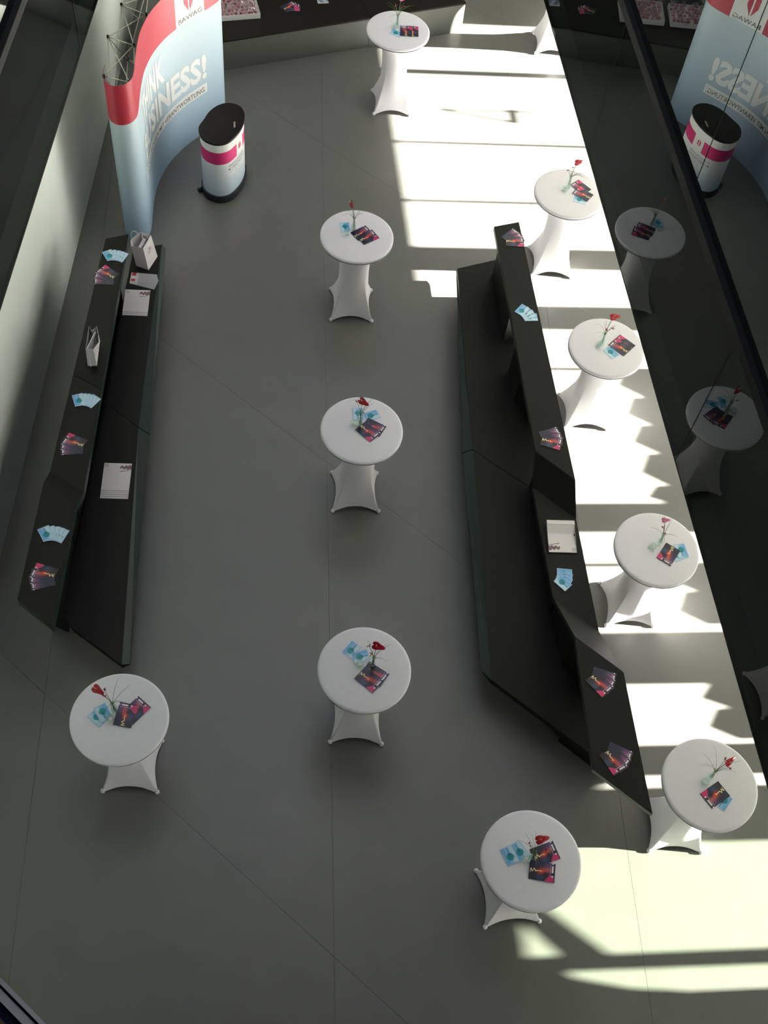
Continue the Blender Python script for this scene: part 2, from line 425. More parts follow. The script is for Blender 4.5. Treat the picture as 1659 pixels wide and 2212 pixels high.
# ================================================================== BENCHES
def folded_top(name, Lp, Rp, zs, thick, M, parent):
    k = len(Lp); V = []
    for (a, b, z) in zip(Lp, Rp, zs): V += [(*a, z), (*b, z), (*a, z - thick), (*b, z - thick)]
    Fc = []
    for i in range(k - 1):
        j, l = 4 * i, 4 * (i + 1)
        Fc += [(j, j + 1, l + 1, l), (j + 2, l + 2, l + 3, j + 3), (j, l, l + 2, j + 2), (j + 1, j + 3, l + 3, l + 1)]
    Fc += [(0, 2, 3, 1), (4 * k - 4, 4 * k - 3, 4 * k - 1, 4 * k - 2)]
    me = recalc(mesh(name, V, Fc, M))
    bm = bmesh.new(); bm.from_mesh(me)
    bmesh.ops.bevel(bm, geom=[e for e in bm.edges if e.calc_face_angle(0) > 0.2], offset=0.004, segments=2, affect='EDGES')
    bm.to_mesh(me); bm.free()
    return link(name, me, parent)
def lerp_x(pl, y):
    for (x0, y0), (x1, y1) in zip(pl[:-1], pl[1:]):
        if (y - y0) * (y - y1) <= 0: return x0 + (x1 - x0) * (y - y0) / (y1 - y0)
    a, b = (pl[0], pl[1]) if abs(y - pl[0][1]) < abs(y - pl[-1][1]) else (pl[-2], pl[-1])
    return a[0] + (b[0] - a[0]) * (y - a[1]) / (b[1] - a[1])

RL = [(0.737, 9.90), (1.384, 6.876), (1.415, 6.622), (1.679, 5.411), (1.828, 4.858), (2.03, 3.653)]
RR_ = [(1.012, 10.035), (1.791, 6.605), (1.866, 6.322), (2.124, 5.131), (2.273, 4.578), (2.531, 3.348)]
RZ = [1.0, 1.0, 0.75, 0.75, 1.1, 1.1]
bench_r = empty('folded_bench', (1.4, 7.0, 0))
tag(bench_r, 'long charcoal folded bench with raised counter dipping low midway, beside the sunlit floor', 'bench', 'long charcoal benches')
o = folded_top('counter_top', RL, RR_, RZ, 0.06, M_BENCH, None); parts_r = [o]
def zr(y):
    for i in range(5):
        if RL[i][1] >= y >= RL[i + 1][1]:
            return RZ[i] + (RZ[i + 1] - RZ[i]) * (RL[i][1] - y) / (RL[i][1] - RL[i + 1][1])
    return RZ[-1]
def seat(name, tops, lips, M=M_BENCH, M2=M_BENCHEDGE):
    """tops: polygon at z .42 whose first two points are the outer edge; lips: where those two fall at the lower outer lip"""
    n = len(tops); zt, zl_, zb = 0.42, 0.37, 0.345
    V = [(*p, zt) for p in tops] + [(*lips[0], zl_), (*lips[1], zl_)] + [(*p, zb) for p in tops] + [(*lips[0], zb + .01), (*lips[1], zb + .01)]
    m_ = n + 2; Fc = [tuple(range(n)), (0, n, n + 1, 1), tuple(m_ + i for i in range(n))[::-1], (m_, m_ + 1, m_ + n + 1, m_ + n)]
    Fc += [(n, m_ + n, m_ + n + 1, n + 1), (0, m_, m_ + n, n), (1, n + 1, m_ + n + 1, m_ + 1)]
    Fc += [(i, (i + 1) % n, m_ + (i + 1) % n, m_ + i) for i in range(1, n)]
    me = recalc(mesh(name, V, Fc, M)); me.materials.append(M2); me.polygons[1].material_index = 1
    return link(name, me)
parts_r.append(seat('seat_panel', [(0.815, 7.211), (0.413, 9.746), (0.98, 10.05), (1.02, 10.00), (1.78, 6.646)], [(0.716, 7.19), (0.404, 9.78)]))
parts_r.append(seat('seat_panel', [(1.213, 4.64), (0.817, 7.203), (1.782, 6.638), (2.34, 3.956)], [(1.124, 4.735), (0.717, 7.182)]))
parts_r.append(prism('base', [(0.85, 9.6), (1.22, 7.0), (1.62, 5.0), (2.2, 4.55), (1.75, 6.6), (1.02, 9.8)], 0.0, 0.344, M_BENCH))
for a, b in ((9.70, 8.74), (8.34, 7.93), (6.84, 6.66), (6.60, 5.45), (5.40, 4.90)):
    ys = [a, b]; dy = 0.15 if a > 9 else -0.22
    poly = [(lerp_x(RL, a) + 0.04, a), (lerp_x(RL, b) + 0.04, b), (lerp_x(RR_, b + dy) - 0.04, b + dy), (lerp_x(RR_, a + dy) - 0.04, a + dy)]
    tz = [zr(a) - 0.061, zr(b) - 0.061, zr(b) - 0.061, zr(a) - 0.061]
    parts_r.append(prism('support', poly, 0.421, tz, M_BENCH))
parts_r.append(prism('base', [(1.40, 4.78), (2.05, 4.37), (1.934, 4.32), (2.30, 4.09), (2.40, 4.06), (2.20, 4.95), (1.60, 5.05)], 0.0, 0.344, M_BENCH))  # base extended towards the near end to stop sun leaking under the seat
LL = [(-3.419, 8.87), (-3.158, 5.83), (-3.121, 5.584), (-3.003, 4.381)]
LR = [(-3.195, 8.989), (-2.79, 5.64), (-2.772, 5.404), (-2.634, 4.174)]
LZ = [0.95, 0.95, 1.12, 1.12]
bench_l = empty('folded_bench', (-2.9, 6.8, 0))
tag(bench_l, 'long charcoal folded bench with low seat and raised back counter, beside the pale left wall', 'bench', 'long charcoal benches')
parts_l = []
def yz(pl, y, zs):
    for i in range(len(pl) - 1):
        if pl[i][1] >= y >= pl[i + 1][1]:
            return zs[i] + (zs[i + 1] - zs[i]) * (pl[i][1] - y) / (pl[i][1] - pl[i + 1][1])
    return zs[0] if y > pl[0][1] else zs[-1]
# the counter is two boards meeting at a fine joint
la, ra = (lerp_x(LL, 6.992), 6.992), (lerp_x(LR, 6.861), 6.861)
la2, ra2 = (lerp_x(LL, 6.988), 6.988), (lerp_x(LR, 6.857), 6.857)
parts_l.append(folded_top('counter_top', [LL[0], la], [LR[0], ra], [0.95, 0.95], 0.10, M_BENCHEDGE, None))
parts_l.append(folded_top('counter_top', [la2] + LL[1:], [ra2] + LR[1:], [0.95] + LZ[1:], 0.10, M_BENCHEDGE, None))
for ptop in parts_l:                        # charcoal top faces, edges keep the painted sky-reflection teal
    ptop.data.materials.append(M_BENCH)
    for f in ptop.data.polygons:
        if f.normal.z > 0.5: f.material_index = 1
parts_l.append(seat('seat_panel', [(-2.974, 9.418), (-2.617, 6.845), (-3.02, 7.10), (-3.27, 9.26)], [(-2.93, 9.41), (-2.50, 6.82)]))
parts_l.append(seat('seat_panel', [(-2.616, 6.838), (-2.133, 4.234), (-2.659, 4.517), (-2.80, 4.66), (-3.019, 7.093)], [(-2.499, 6.812), (-2.072, 4.275)]))
parts_l.append(prism('base', [(-3.2, 9.1), (-2.93, 7.2), (-2.62, 4.95), (-2.85, 4.95), (-3.25, 8.9)][::-1], 0.0, 0.344, M_BENCH))
for a, b in ((8.75, 5.72), (5.70, 5.45), (5.43, 4.72)):
    poly = [(lerp_x(LL, a) + 0.05, a), (lerp_x(LL, b) + 0.05, b), (lerp_x(LR, b) - 0.10, b - 0.06), (lerp_x(LR, a) - 0.10, a - 0.06)]
    tz = [yz(LL, a, LZ) - 0.103, yz(LL, b, LZ) - 0.103, yz(LR, b - .06, LZ) - 0.103, yz(LR, a - .06, LZ) - 0.103]
    o = prism('support', poly, 0.0, tz, M_BENCH); parts_l.append(o)
for b_, pr in ((bench_r, parts_r), (bench_l, parts_l)):
    for o in pr:
        o.parent = b_; o.matrix_parent_inverse = Matrix.Translation(-b_.location)
        if o.name.startswith('counter_top') and b_ is bench_r:
            o.data.materials.append(M_BENCHEDGE)
            for f in o.data.polygons:
                if f.normal.z < 0.5: f.material_index = 1

# far counter
B0 = Vector((-3.05, 13.135, 0)); BD = Vector((0.884, 0.467, 0)).normalized(); BN = Vector((-BD.y, BD.x, 0))
def bc(s, t): return tuple((B0 + BD * s + BN * t)[:2])
far = empty('display_counter', (-1.3, 14.3, 0))
tag(far, 'low wide counter with grey front and black top across the far end', 'counter')
fp = []
for s0, s1 in ((-1.0, 2.095), (2.101, 3.51)):
    fp.append(prism('front_panel', [bc(s0, 0), bc(s1, 0), bc(s1 + (0.12 if s1 > 3 else 0), 1.3), bc(s0 + (0.58 if s0 < 0 else 0), 1.3)], 0.0, 0.435, M_COUNTERFACE, 0.003))
    fp.append(prism('top_panel', [bc(s0, -0.012), bc(s1, -0.012), bc(s1 + (0.12 if s1 > 3 else 0), 1.3), bc(s0 + (0.58 if s0 < 0 else 0), 1.3)], 0.436, 0.46, M_BLACK, 0.003))
for o in fp:
    o.parent = far; o.matrix_parent_inverse = Matrix.Translation(-far.location)

# ================================================================== TABLES
TW = 0.246
def table_meshes():
    prof = [(0.0, 1.12), (0.20, 1.1205), (0.375, 1.12), (0.392, 1.117), (0.400, 1.108), (0.401, 1.095), (0.396, 1.084), (0.385, 1.078), (0.30, 1.06)]
    top = lathe_mesh('table_top', prof, M_CLOTH, 64)
    V, Fc = [], []; seg = 80; nz = 26
    def foot_curve(k):
        """concave square through the four feet; k in 0..seg"""
        t = (k / seg * 4); i = int(t) % 4; s = t - int(t)
        C4 = [(-TW, -TW), (TW, -TW), (TW, TW), (-TW, TW)]
        a, b = Vector(C4[i]), Vector(C4[(i + 1) % 4])
        p = a.lerp(b, s); mid = (a + b) / 2; inward = -mid.normalized()
        sag = (4 * s * (1 - s)) ** 1.15
        return p + inward * 0.038 * sag, 0.004 + 0.05 * sag
    for j in range(nz + 1):
        w = j / nz
        for k in range(seg):
            fcv, hem = foot_curve(k)
            ang = math.atan2(fcv.y, fcv.x)
            z = hem + (1.075 - hem) * w
            if z > 0.62:
                q = (z - 0.62) / 0.455; r = 0.165 + 0.02 * q + 0.215 * q ** 4.5
                V.append((r * cos(ang), r * sin(ang), z)); continue
            q = 1 - z / 0.62; wt = min(1.0, (q / 0.97)) ** 1.75
            c = Vector((cos(ang), sin(ang))) * 0.165
            p = c.lerp(fcv, wt); V.append((p.x, p.y, z))
    for j in range(nz):
        for k in range(seg):
            Fc.append((j * seg + k, j * seg + (k + 1) % seg, (j + 1) * seg + (k + 1) % seg, (j + 1) * seg + k))
    sk = mesh('skirt', V, Fc, M_CLOTH, True)
    ft = lathe_mesh('foot', [(0.0, 0.0), (0.016, 0.0), (0.021, 0.008), (0.021, 0.022), (0.014, 0.038), (0.0, 0.046)], M_CLOTH, 12)
    return top, sk, ft
TM = table_meshes()
def make_table(name, x, y, rz, label):
    t = empty('bistro_table', (x, y, 0), rz)
    tag(t, label, 'table', 'bistro tables in white stretch covers')
    link('table_top', TM[0], t); link('skirt', TM[1], t)
    for sx in (-1, 1):
        for sy in (-1, 1): link('foot', TM[2], t, (sx * (TW - .008), sy * (TW - .008), 0))
    return t

# ---- printed cards
def grid_card(name, L, W, fn, nx=30, ny=22, th=0.0015, M=None):
    V, Fc, C = [], [], []
    for i in range(nx + 1):
        for j in range(ny + 1): V.append((-L / 2 + L * i / nx, -W / 2 + W * j / ny, th))
    for i in range(nx):
        for j in range(ny):
            a = i * (ny + 1) + j; Fc.append((a, a + ny + 1, a + ny + 2, a + 1)); C.append(fn((i + .5) / nx, (j + .5) / ny))
    b0 = len(V)
    for x, y in ((-1, -1), (1, -1), (1, 1), (-1, 1)): V.append((x * L / 2, y * W / 2, 0))
    c00, c10, c11, c01 = 0, nx * (ny + 1), nx * (ny + 1) + ny, ny
    side = [(b0 + 3, b0 + 2, b0 + 1, b0), (b0, b0 + 1, c10, c00), (b0 + 1, b0 + 2, c11, c10), (b0 + 2, b0 + 3, c01, c11), (b0 + 3, b0, c00, c01)]
    Fc += side; C += [(.5, .5, .55)] * 5
    me = mesh(name, V, Fc, M or M_INK)
    at = me.color_attributes.new('ink', 'FLOAT_COLOR', 'CORNER')
    k = 0
    for f, c in zip(me.polygons, C):
        for _ in f.loop_indices: at.data[k].color = (*c, 1); k += 1
    return me
def mixc(a, b, t): t = max(0, min(1, t)); return tuple(a[i] * (1 - t) + b[i] * t for i in range(3))
rnd = random.Random(5); DASH = [rnd.random() < 0.62 for _ in range(40)]; DASH2 = [rnd.random() < 0.55 for _ in range(40)]
SQ = [(.05, .36), (.07, .58), (.13, .42), (.19, .60), (.26, .46), (.36, .52), (.46, .50)]
def seg_d(u, v, a, b):
    ax, ay, bx, by = a[0] * 1.37, a[1], b[0] * 1.37, b[1]; px, py = u * 1.37, v
    t = max(0, min(1, ((px - ax) * (bx - ax) + (py - ay) * (by - ay)) / ((bx - ax) ** 2 + (by - ay) ** 2)))
    return math.hypot(px - ax - t * (bx - ax), py - ay - t * (by - ay))
def ink_booklet(u, v):
    c = mixc((.012, .012, .05), (.012, .006, .01), 1 - v)
    c = mixc(c, (.16, .06, .20), 0.8 * math.exp(-((u - .78) / .2) ** 2 - ((v - .75) / .3) ** 2))
    c = mixc(c, (.02, .08, .22), 0.7 * math.exp(-((u - .42) / .15) ** 2 - ((v - .18) / .13) ** 2))
    c = mixc(c, (.72, .07, .035), 1.2 * math.exp(-((u - .5) / .16) ** 2 - ((v - .52 - .25 * (u - .5)) / .13) ** 2))
    c = mixc(c, (.55, .10, .08), 1.0 * math.exp(-((u - .72) / .12) ** 2 - ((v - .62) / .10) ** 2))
    c = mixc(c, (.008, .008, .015), 1.3 * math.exp(-((u - .62) / .07) ** 2 - ((v - .38) / .10) ** 2))
    if v < .34 and u > .62 and (u - .62) > (v - .05) * .6: c = (.62, .03, .16)
    if u > .95: c = (.05, .02, .05)
    yy = .5 + (.13 if int(u * 9) % 2 else -.05) + .5 * ((u * 9) % 1 - .5) * (-.34 if int(u * 9) % 2 else .34)
    if u < .5 and min(seg_d(u, v, a, b) for a, b in zip(SQ[:-1], SQ[1:])) < .022: c = (.85, .70, .35)
    if .86 < u < .93 and DASH[int(v * 22)]: c = (.8, .78, .8)
    if .80 < u < .835 and v > .3 and DASH2[int(v * 22)]: c = (.55, .5, .55)
    return c
def ink_blue(u, v):
    c = mixc((.42, .66, .84), (.12, .38, .72), v)
    c = mixc(c, (.62, .78, .84), 0.9 * math.exp(-((v - .22) / .14) ** 2))
    if ((u - .42) / .21) ** 2 + ((v - .52) / .27) ** 2 < 1: c = (.0, .27, .34)
    if u > .42 and abs(v - .52 + .12 * (u - .42)) < .05 * (1.25 - u): c = (.0, .12, .2)
    if .25 < u < .5 and .2 < v < .26: c = (.2, .4, .6)
    if u < .05 or u > .95 or v < .05 or v > .95: c = (.40, .60, .86)
    return c
ME_BK = grid_card('booklet', 0.205, 0.150, ink_booklet, 46, 34)
ME_BL = grid_card('blue_card', 0.145, 0.105, ink_blue, 26, 20)

def put_card(kind, x, y, z, ang, label, group):
    me, nm, cat = (ME_BK, 'booklet', 'booklet') if kind == 'k' else (ME_BL, 'blue_card', 'card')
    o = link(nm, me, None, (x, y, z), (0, 0, radians(ang)))
    return tag(o, label, cat, group)

# ---- vases and flowers
ME_VASE = lathe_mesh('glass_vase', [(0.0, 0.0), (0.024, 0.0), (0.027, 0.012), (0.024, 0.05), (0.015, 0.10), (0.013, 0.135), (0.021, 0.165), (0.019, 0.165), (0.011, 0.135), (0.013, 0.10), (0.021, 0.05), (0.022, 0.02), (0.0, 0.012)], M_VASE, 18)
ME_VOTIVE = lathe_mesh('candle_glass', [(0.0, 0.0), (0.020, 0.0), (0.031, 0.014), (0.034, 0.032), (0.030, 0.052), (0.027, 0.052), (0.030, 0.032), (0.027, 0.016), (0.0, 0.008)], M_VASE, 18)
ME_CANDLE = lathe_mesh('tealight', [(0.0, 0.009), (0.019, 0.009), (0.019, 0.024), (0.0, 0.024)], M_PAPER, 12)

def spathe_mesh(name, M, size):
    V, Fc = [], []; n = 14
    V.append((0, 0, 0))
    for ring in (0.5, 1.0):
        for k in range(n * 2):
            a = 2 * pi * k / (n * 2)
            r = 0.5 * (1 - 0.28 * cos(a)) * (1 + 0.30 * abs(sin(a))) * (1.12 if abs(a) < 0.01 else 1)
            r = size * (0.62 + 0.30 * cos(a) ** 5 * (cos(a) > 0) + 0.12 * abs(sin(a)) - (0.20 if abs(a - pi) < 0.12 else 0)) * ring
            aa = min(a, 2 * pi - a); r *= 0.86 + 0.55 * math.exp(-(aa / 0.38) ** 2) + 0.12 * math.exp(-((aa - 2.3) / 0.5) ** 2)
            V.append((r * cos(a), r * sin(a) * 0.86, 0.10 * size * (ring ** 2) * (0.5 + abs(sin(a)))))
    m_ = n * 2
    for k in range(m_):
        Fc.append((0, 1 + k, 1 + (k + 1) % m_)); Fc.append((1 + k, 1 + m_ + k, 1 + m_ + (k + 1) % m_, 1 + (k + 1) % m_))
    top = len(V); V += [(x, y, z - 0.0015) for x, y, z in V]
    Fc += [tuple(i + top for i in f)[::-1] for f in Fc]
    for k in range(m_):
        a, b = 1 + m_ + k, 1 + m_ + (k + 1) % m_; Fc.append((a, a + top, b + top, b))
    return mesh(name, V, Fc, M, True)
ME_SPATHE = spathe_mesh('spathe', M_SPATHE, 0.062)
ME_SPATHE_PINK = spathe_mesh('spathe', M_PINK, 0.045)

def flower(vx, vy, z, fx, fy, fz, face, label_tail, kind='red', seed=0, sprig=True):
    """face: direction the spathe looks towards (world vector)"""
    r = random.Random(seed)
    f = empty('anthurium', (vx, vy, z + 0.02))
    tag(f, ('red anthurium' if kind == 'red' else 'small pink flower') + ' in the vase on ' + label_tail, 'flower', 'single flowers on the tables')
    tgt = Vector((fx - vx, fy - vy, fz - z - 0.02))
    mid = Vector((0, 0, 0.16)) + Vector((tgt.x, tgt.y, 0)) * 0.12
    V, Fc = tube_data([(0.004, 0, 0), (0.002, 0.0, 0.07)] + quad_bez((0, 0, 0.13), mid + Vector((0, 0, 0.04)), tgt, 6), 0.0028, 6)
    link('stem', mesh('stem', V, Fc, M_GREEN, True), f)
    q = Vector(face).normalized().to_track_quat('Z', 'Y').to_euler()
    link('spathe', ME_SPATHE if kind == 'red' else ME_SPATHE_PINK, f, tgt, q)
    n_ = Vector(face).normalized()
    V, Fc = tube_data([tgt + n_ * 0.003, tgt + n_ * 0.018 + Vector((0, 0, .01)), tgt + n_ * 0.034 + Vector((0, 0, 0.024))], [0.004, 0.0045, 0.002], 7)
    link('spadix', mesh('spadix', V, Fc, M_SPADIX, True), f)
    g = empty('grass_sprig', (vx, vy, z + 0.02))
    tag(g, 'grass and red buds in the vase on ' + label_tail, 'sprig', 'grass sprigs on the tables')
    for k in range(7):
        a = r.uniform(0, 2 * pi); L = r.uniform(0.10, 0.20)
        tip = Vector((cos(a) * L, sin(a) * L, 0.145 + r.uniform(0.03, 0.13)))
        V, Fc = tube_data([(0.003 * cos(a), 0.003 * sin(a), 0.01)] + quad_bez((0.004 * cos(a), 0.004 * sin(a), 0.13), (tip.x * 0.35, tip.y * 0.35, tip.z + 0.02), tip, 5), [0.0016] * 5 + [0.0012, 0.0006], 4)
        link('blade', mesh('blade', V, Fc, M_GREEN), g)
    if sprig:
        for k in range(2):
            a = r.uniform(0, 2 * pi); L = r.uniform(0.04, 0.08)
            tip = Vector((cos(a) * L, sin(a) * L, 0.27 + 0.03 * k))
            V, Fc = tube_data(quad_bez((0, 0, 0.02), (0, 0, 0.2), tip, 5), 0.002, 5); link('stalk', mesh('stalk', V, Fc, M_GREEN), g)
            for j in range(4):
                b = r.uniform(0, 2 * pi); d = Vector((cos(b) * 0.022, sin(b) * 0.022, r.uniform(0.0, 0.02)))
                V, Fc = tube_data([tip, tip + d * 0.6, tip + d], [0.002, 0.0045, 0.0015], 6); link('bud', mesh('bud', V, Fc, M_BERRY, True), g)

TABLES={
  'A': {'pos': (-0.741, 12.993, 0.184), 'bk': [(-0.64, 12.981, 96.7), (-0.56, 13.001, 96.6)], 'bl': [(-0.755, 12.914, -23.9)], 'v': [-0.766, 13.046], 'vt': [-0.785, 13.012], 'fl': [-0.746, 13.092, 1.481]},
  'B': {'pos': (-0.745, 9.311, 0.151), 'bk': [(-0.625, 9.307, 41.6), (-0.698, 9.354, 44.3)], 'bl': [(-0.89, 9.406, -73.4)], 'v': [-0.796, 9.394], 'vt': [-0.848, 9.295], 'fl': [-0.837, 9.404, 1.481]},
  'C': {'pos': (-0.333, 6.734, 0.169), 'bk': [(-0.271, 6.711, -36.3), (-0.224, 6.774, -20.7)], 'bl': [(-0.396, 6.904, -78.4), (-0.261, 6.913, 31.9)], 'v': [-0.362, 6.785], 'vt': [-0.419, 6.76], 'fl': [-0.361, 6.792, 1.481]},
  'D': {'pos': (0.038, 4.23, 0.113), 'bk': [(0.09, 4.134, -31.7), (0.129, 4.191, -25.6)], 'bl': [(-0.009, 4.336, 24.7), (-0.096, 4.388, 60.0)], 'v': [0.101, 4.269], 'vt': [-0.013, 4.255], 'fl': [0.105, 4.284, 1.481]},
  'E': {'pos': (-1.883, 3.464, 0.139), 'bk': [(-1.84, 3.496, 87.8), (-1.769, 3.549, 57.0)], 'bl': [(-2.023, 3.487, -50.7), (-2.053, 3.438, -33.3)], 'v': [-1.937, 3.517], 'vt': [-1.951, 3.437], 'fl': [-2.045, 3.538, 1.481]},
  'F': {'pos': (1.56, 2.823, 0.248), 'bk': [(1.648, 2.743, -1.6), (1.664, 2.883, 27.7)], 'bl': [(1.387, 2.83, 122.3), (1.459, 2.878, 130.8)], 'v': [1.556, 2.83], 'vt': [1.519, 2.813], 'fl': [1.553, 2.873, 1.481]},
  'G': {'pos': (3.006, 3.675, 0.125), 'bk': [(3.042, 3.584, -139.2)], 'bl': [(3.108, 3.541, -122.1)], 'v': [3.0, 3.726], 'vt': [2.954, 3.672], 'fl': [3.037, 3.737, 1.481]},
  'H': {'pos': (2.559, 5.884, 0.15), 'bk': [(2.664, 5.839, -117.1)], 'bl': [(2.786, 5.901, -71.7), (2.769, 5.85, 32.6)], 'v': [2.575, 5.942], 'vt': [2.513, 5.882], 'fl': [2.523, 5.966, 1.481]},
  'I': {'pos': (2.029, 8.261, 0.171), 'bk': [(2.167, 8.284, 144.6), (2.205, 8.336, 144.5)], 'bl': [(2.076, 8.19, -47.0)], 'v': [1.972, 8.289], 'vt': [1.947, 8.249], 'fl': [2.004, 8.345, 1.481]},
  'J': {'pos': (1.541, 10.497, 0.138), 'bk': [(1.696, 10.502, 151.1), (1.668, 10.612, 138.9)], 'bl': [(1.67, 10.403, -10.7)], 'v': [1.523, 10.58], 'vt': [1.487, 10.517], 'fl': [1.549, 10.594, 1.481]},
}

PLACE = {
    'A': 'the table before the far counter', 'B': 'the aisle table nearest the promotion counter',
    'C': 'the middle table of the aisle', 'D': 'the nearest table of the aisle', 'E': 'the lone lower left table',
    'F': 'the bottommost table', 'G': 'the table beyond the right bench point', 'H': 'the sunny table by the lowered bench',
    'I': 'the sunny table by the bench middle', 'J': 'the sunny table by the bench far end',
}
TLAB = {
    'A': 'white-covered bistro table standing in front of the grey far counter',
    'B': 'shaded white-covered bistro table, farthest of the three in the middle aisle',
    'C': 'shaded white-covered bistro table, middle one of three in the aisle between benches',
    'D': 'shaded white-covered bistro table, nearest of the three in the middle aisle',
    'E': 'lone white-covered bistro table beyond the near end of the left bench',
    'F': 'bottommost white-covered bistro table with its right foot in the sunlight',
    'G': 'white-covered bistro table beyond the pointed near end of the right bench',
    'H': 'white-covered bistro table on sunlit floor by the lowered part of the right bench',
    'I': 'white-covered bistro table on sunlit floor by the middle of the right bench',
    'J': 'white-covered bistro table on sunlit floor by the far end of the right bench',
}
FACE = {'A': (0.3, -0.8, 0.5), 'B': (-0.9, -0.3, 0.3), 'C': (-0.4, -0.7, 0.8), 'D': (-0.1, -0.5, 1.0), 'E': (-0.2, -0.4, 1.0),
        'F': (0.15, -0.35, 1.0), 'G': (0.5, -0.6, 0.6), 'H': (0.1, -0.4, 1.0), 'I': (0.2, -0.6, 0.8), 'J': (0.4, -0.8, 0.4)}
ZT = 1.1215
for ti, (k, d) in enumerate(TABLES.items()):
    x, y, ro = d['pos']
    make_table(k, x, y, ro, TLAB[k])
    nb = len(d['bk'])
    # which lie on top: booklets first in list are uppermost; blue cards under or beside them
    lay = []
    for i, c in enumerate(reversed(d['bl'])): lay.append(('b', c, ('upper' if i == len(d['bl']) - 1 else 'lower') + ' pale blue card' if len(d['bl']) > 1 else 'single pale blue card'))
    for i, c in enumerate(reversed(d['bk'])): lay.append(('k', c, ('upper' if i == nb - 1 else 'lower') + ' dark red and pink booklet' if nb > 1 else 'single dark red and pink booklet'))
    for i, (kd, c, lb) in enumerate(lay):
        put_card(kd, c[0], c[1], ZT + 0.0018 * i, c[2], lb + ' on ' + PLACE[k], 'booklets and cards on the tables')
    z = ZT
    vx, vy = d['v']
    v = link('glass_vase', ME_VASE, None, (vx, vy, z)); tag(v, 'slim clear glass vase on ' + PLACE[k], 'vase', 'glass vases on the tables')
    tx, ty = d['vt']
    q = empty('candle_glass', (tx, ty, z)); tag(q, 'round candle glass beside the vase on ' + PLACE[k], 'candle glass', 'candle glasses on the tables')
    link('glass', ME_VOTIVE, q); link('tealight', ME_CANDLE, q)
    flower(vx, vy, z, d['fl'][0], d['fl'][1], d['fl'][2], FACE[k], PLACE[k], 'pink' if k in 'AH' else 'red', ti + 11)
make_table('K', 1.336, 14.79, 0.14, 'white-covered bistro table cut off by the top edge beside the glass')

# ---- fans of cards on the benches: (kind, x, y, z, count, angle of the top card, turn, shift per card, where)
def fan(kind, x, y, z, n, a0, da, sx, sy, where):
    L = 0.205 if kind == 'k' else 0.145
    # all cards share a pivot at the squiggle / inner end
    a = radians(a0); px, py = x - cos(a) * L * 0.42, y - sin(a) * L * 0.42
    order = ['topmost', 'second', 'third', 'fourth', 'fifth', 'sixth']
    for i in reversed(range(n)):
        b = radians(a0 + da * i)
        cx, cy = px + cos(b) * L * 0.42 + sx * i, py + sin(b) * L * 0.42 + sy * i
        lab = ('%s dark red booklet of the fan %s' if kind == 'k' else '%s pale blue card of the fan %s') % (order[i], where)
        put_card(kind, cx, cy, z + 0.0018 * (n - 1 - i), a0 + da * i, lab, 'fans of booklets and cards on the benches')
Z1, Z2, Z3, Z4, Z5 = 0.951, 1.121, 1.001, 0.751, 1.101
fan('b', -3.315, 8.63, Z1, 5, 128, -13, 0.018, 0.0, 'at the far end of the left bench')
fan('k', -3.275, 8.375, Z1, 3, 150, 20, 0.0, -0.012, 'behind the white paper sheets on the left bench')
fan('b', -3.115, 6.685, Z1, 6, 118, -11, 0.014, 0.003, 'between bag and fold on the left bench')
fan('k', -3.03, 6.19, Z1, 3, 165, 15, 0.0, -0.012, 'just before the fold of the left bench')
fan('b', -2.945, 5.06, Z2, 5, 128, -13, 0.018, 0.0, 'on the near raised part of the left bench')
fan('k', -2.855, 4.67, Z2, 3, 172, 17, 0.0, -0.012, 'nearest the pointed end of the left bench')
fan('k', 0.985, 9.71, Z3, 3, 8, 22, 0.0, 0.012, 'at the far end of the right bench')
fan('b', 1.135, 8.70, Z3, 4, 60, -16, 0.022, -0.012, 'on the far raised part of the right bench')
fan('k', 1.535, 7.02, Z3, 3, -8, 18, 0.0, 0.014, 'just before the drop of the right bench')
fan('b', 1.765, 5.58, Z4, 4, -38, 14, 0.0, 0.022, 'on the lowered part of the right bench')
fan('k', 2.065, 4.43, Z5, 3, -42, 16, 0.006, 0.012, 'just past the rise of the right bench')
fan('k', 2.20, 3.75, Z5, 3, -52, 17, 0.008, 0.012, 'at the pointed near end of the right bench')

# ---- big white sheets with pencil picture
def ink_sheet(u, v):
    """u across 0..1 (left to right), v up 0..1"""
    c = (.74, .70, .70)
    if v < .022: c = (.40, .38, .40)
    if .58 < u and .76 < v < .95:
        s = (u - .60) / .4
        if abs(((v - .855) / .085) + .25 * sin(u * 45)) < .50 + .45 * s: c = mixc((.10, .03, .045), (.30, .18, .2), .5 + .5 * sin(u * 70 + v * 90))
    if .60 < u < .97 and abs(v - (.70 + .16 * (u - .60))) < .010: c = (.22, .07, .06)
    for a, b in ((.90, .965), (.845, .90)):
        if .03 < u < .16 and a < v < b and not (.05 < u < .14 and a + .015 < v < b - .015): c = (.42, .44, .36)
    return c
ME_SHEET = grid_card('sheet', 0.272, 0.33, ink_sheet, 44, 52)
def sheets(x, y, z, rz, n, step, where, group='white printed sheets'):
    for i in range(n):
        o = link('paper_sheet', ME_SHEET, None, (x - sin(rz) * 0 + sin(rz) * step * (n - 1 - i) * 0, y - step * (n - 1 - i) * 0, z + 0.002 * i), (0, 0, rz))
        dv = Vector((sin(rz), -cos(rz), 0)) * step * (n - 1 - i); o.location += dv
        tag(o, '%s large white sheet of the stack %s' % (['topmost', 'second', 'third', 'fourth', 'fifth'][n - 1 - i], where), 'paper', group)
sheets(-3.045, 8.515, 0.4215, radians(8.5), 3, 0.022, 'on the left bench seat near the bag')
sheets(-2.680, 6.205, 0.4215, radians(8.5), 5, 0.022, 'in the middle of the left bench seat')
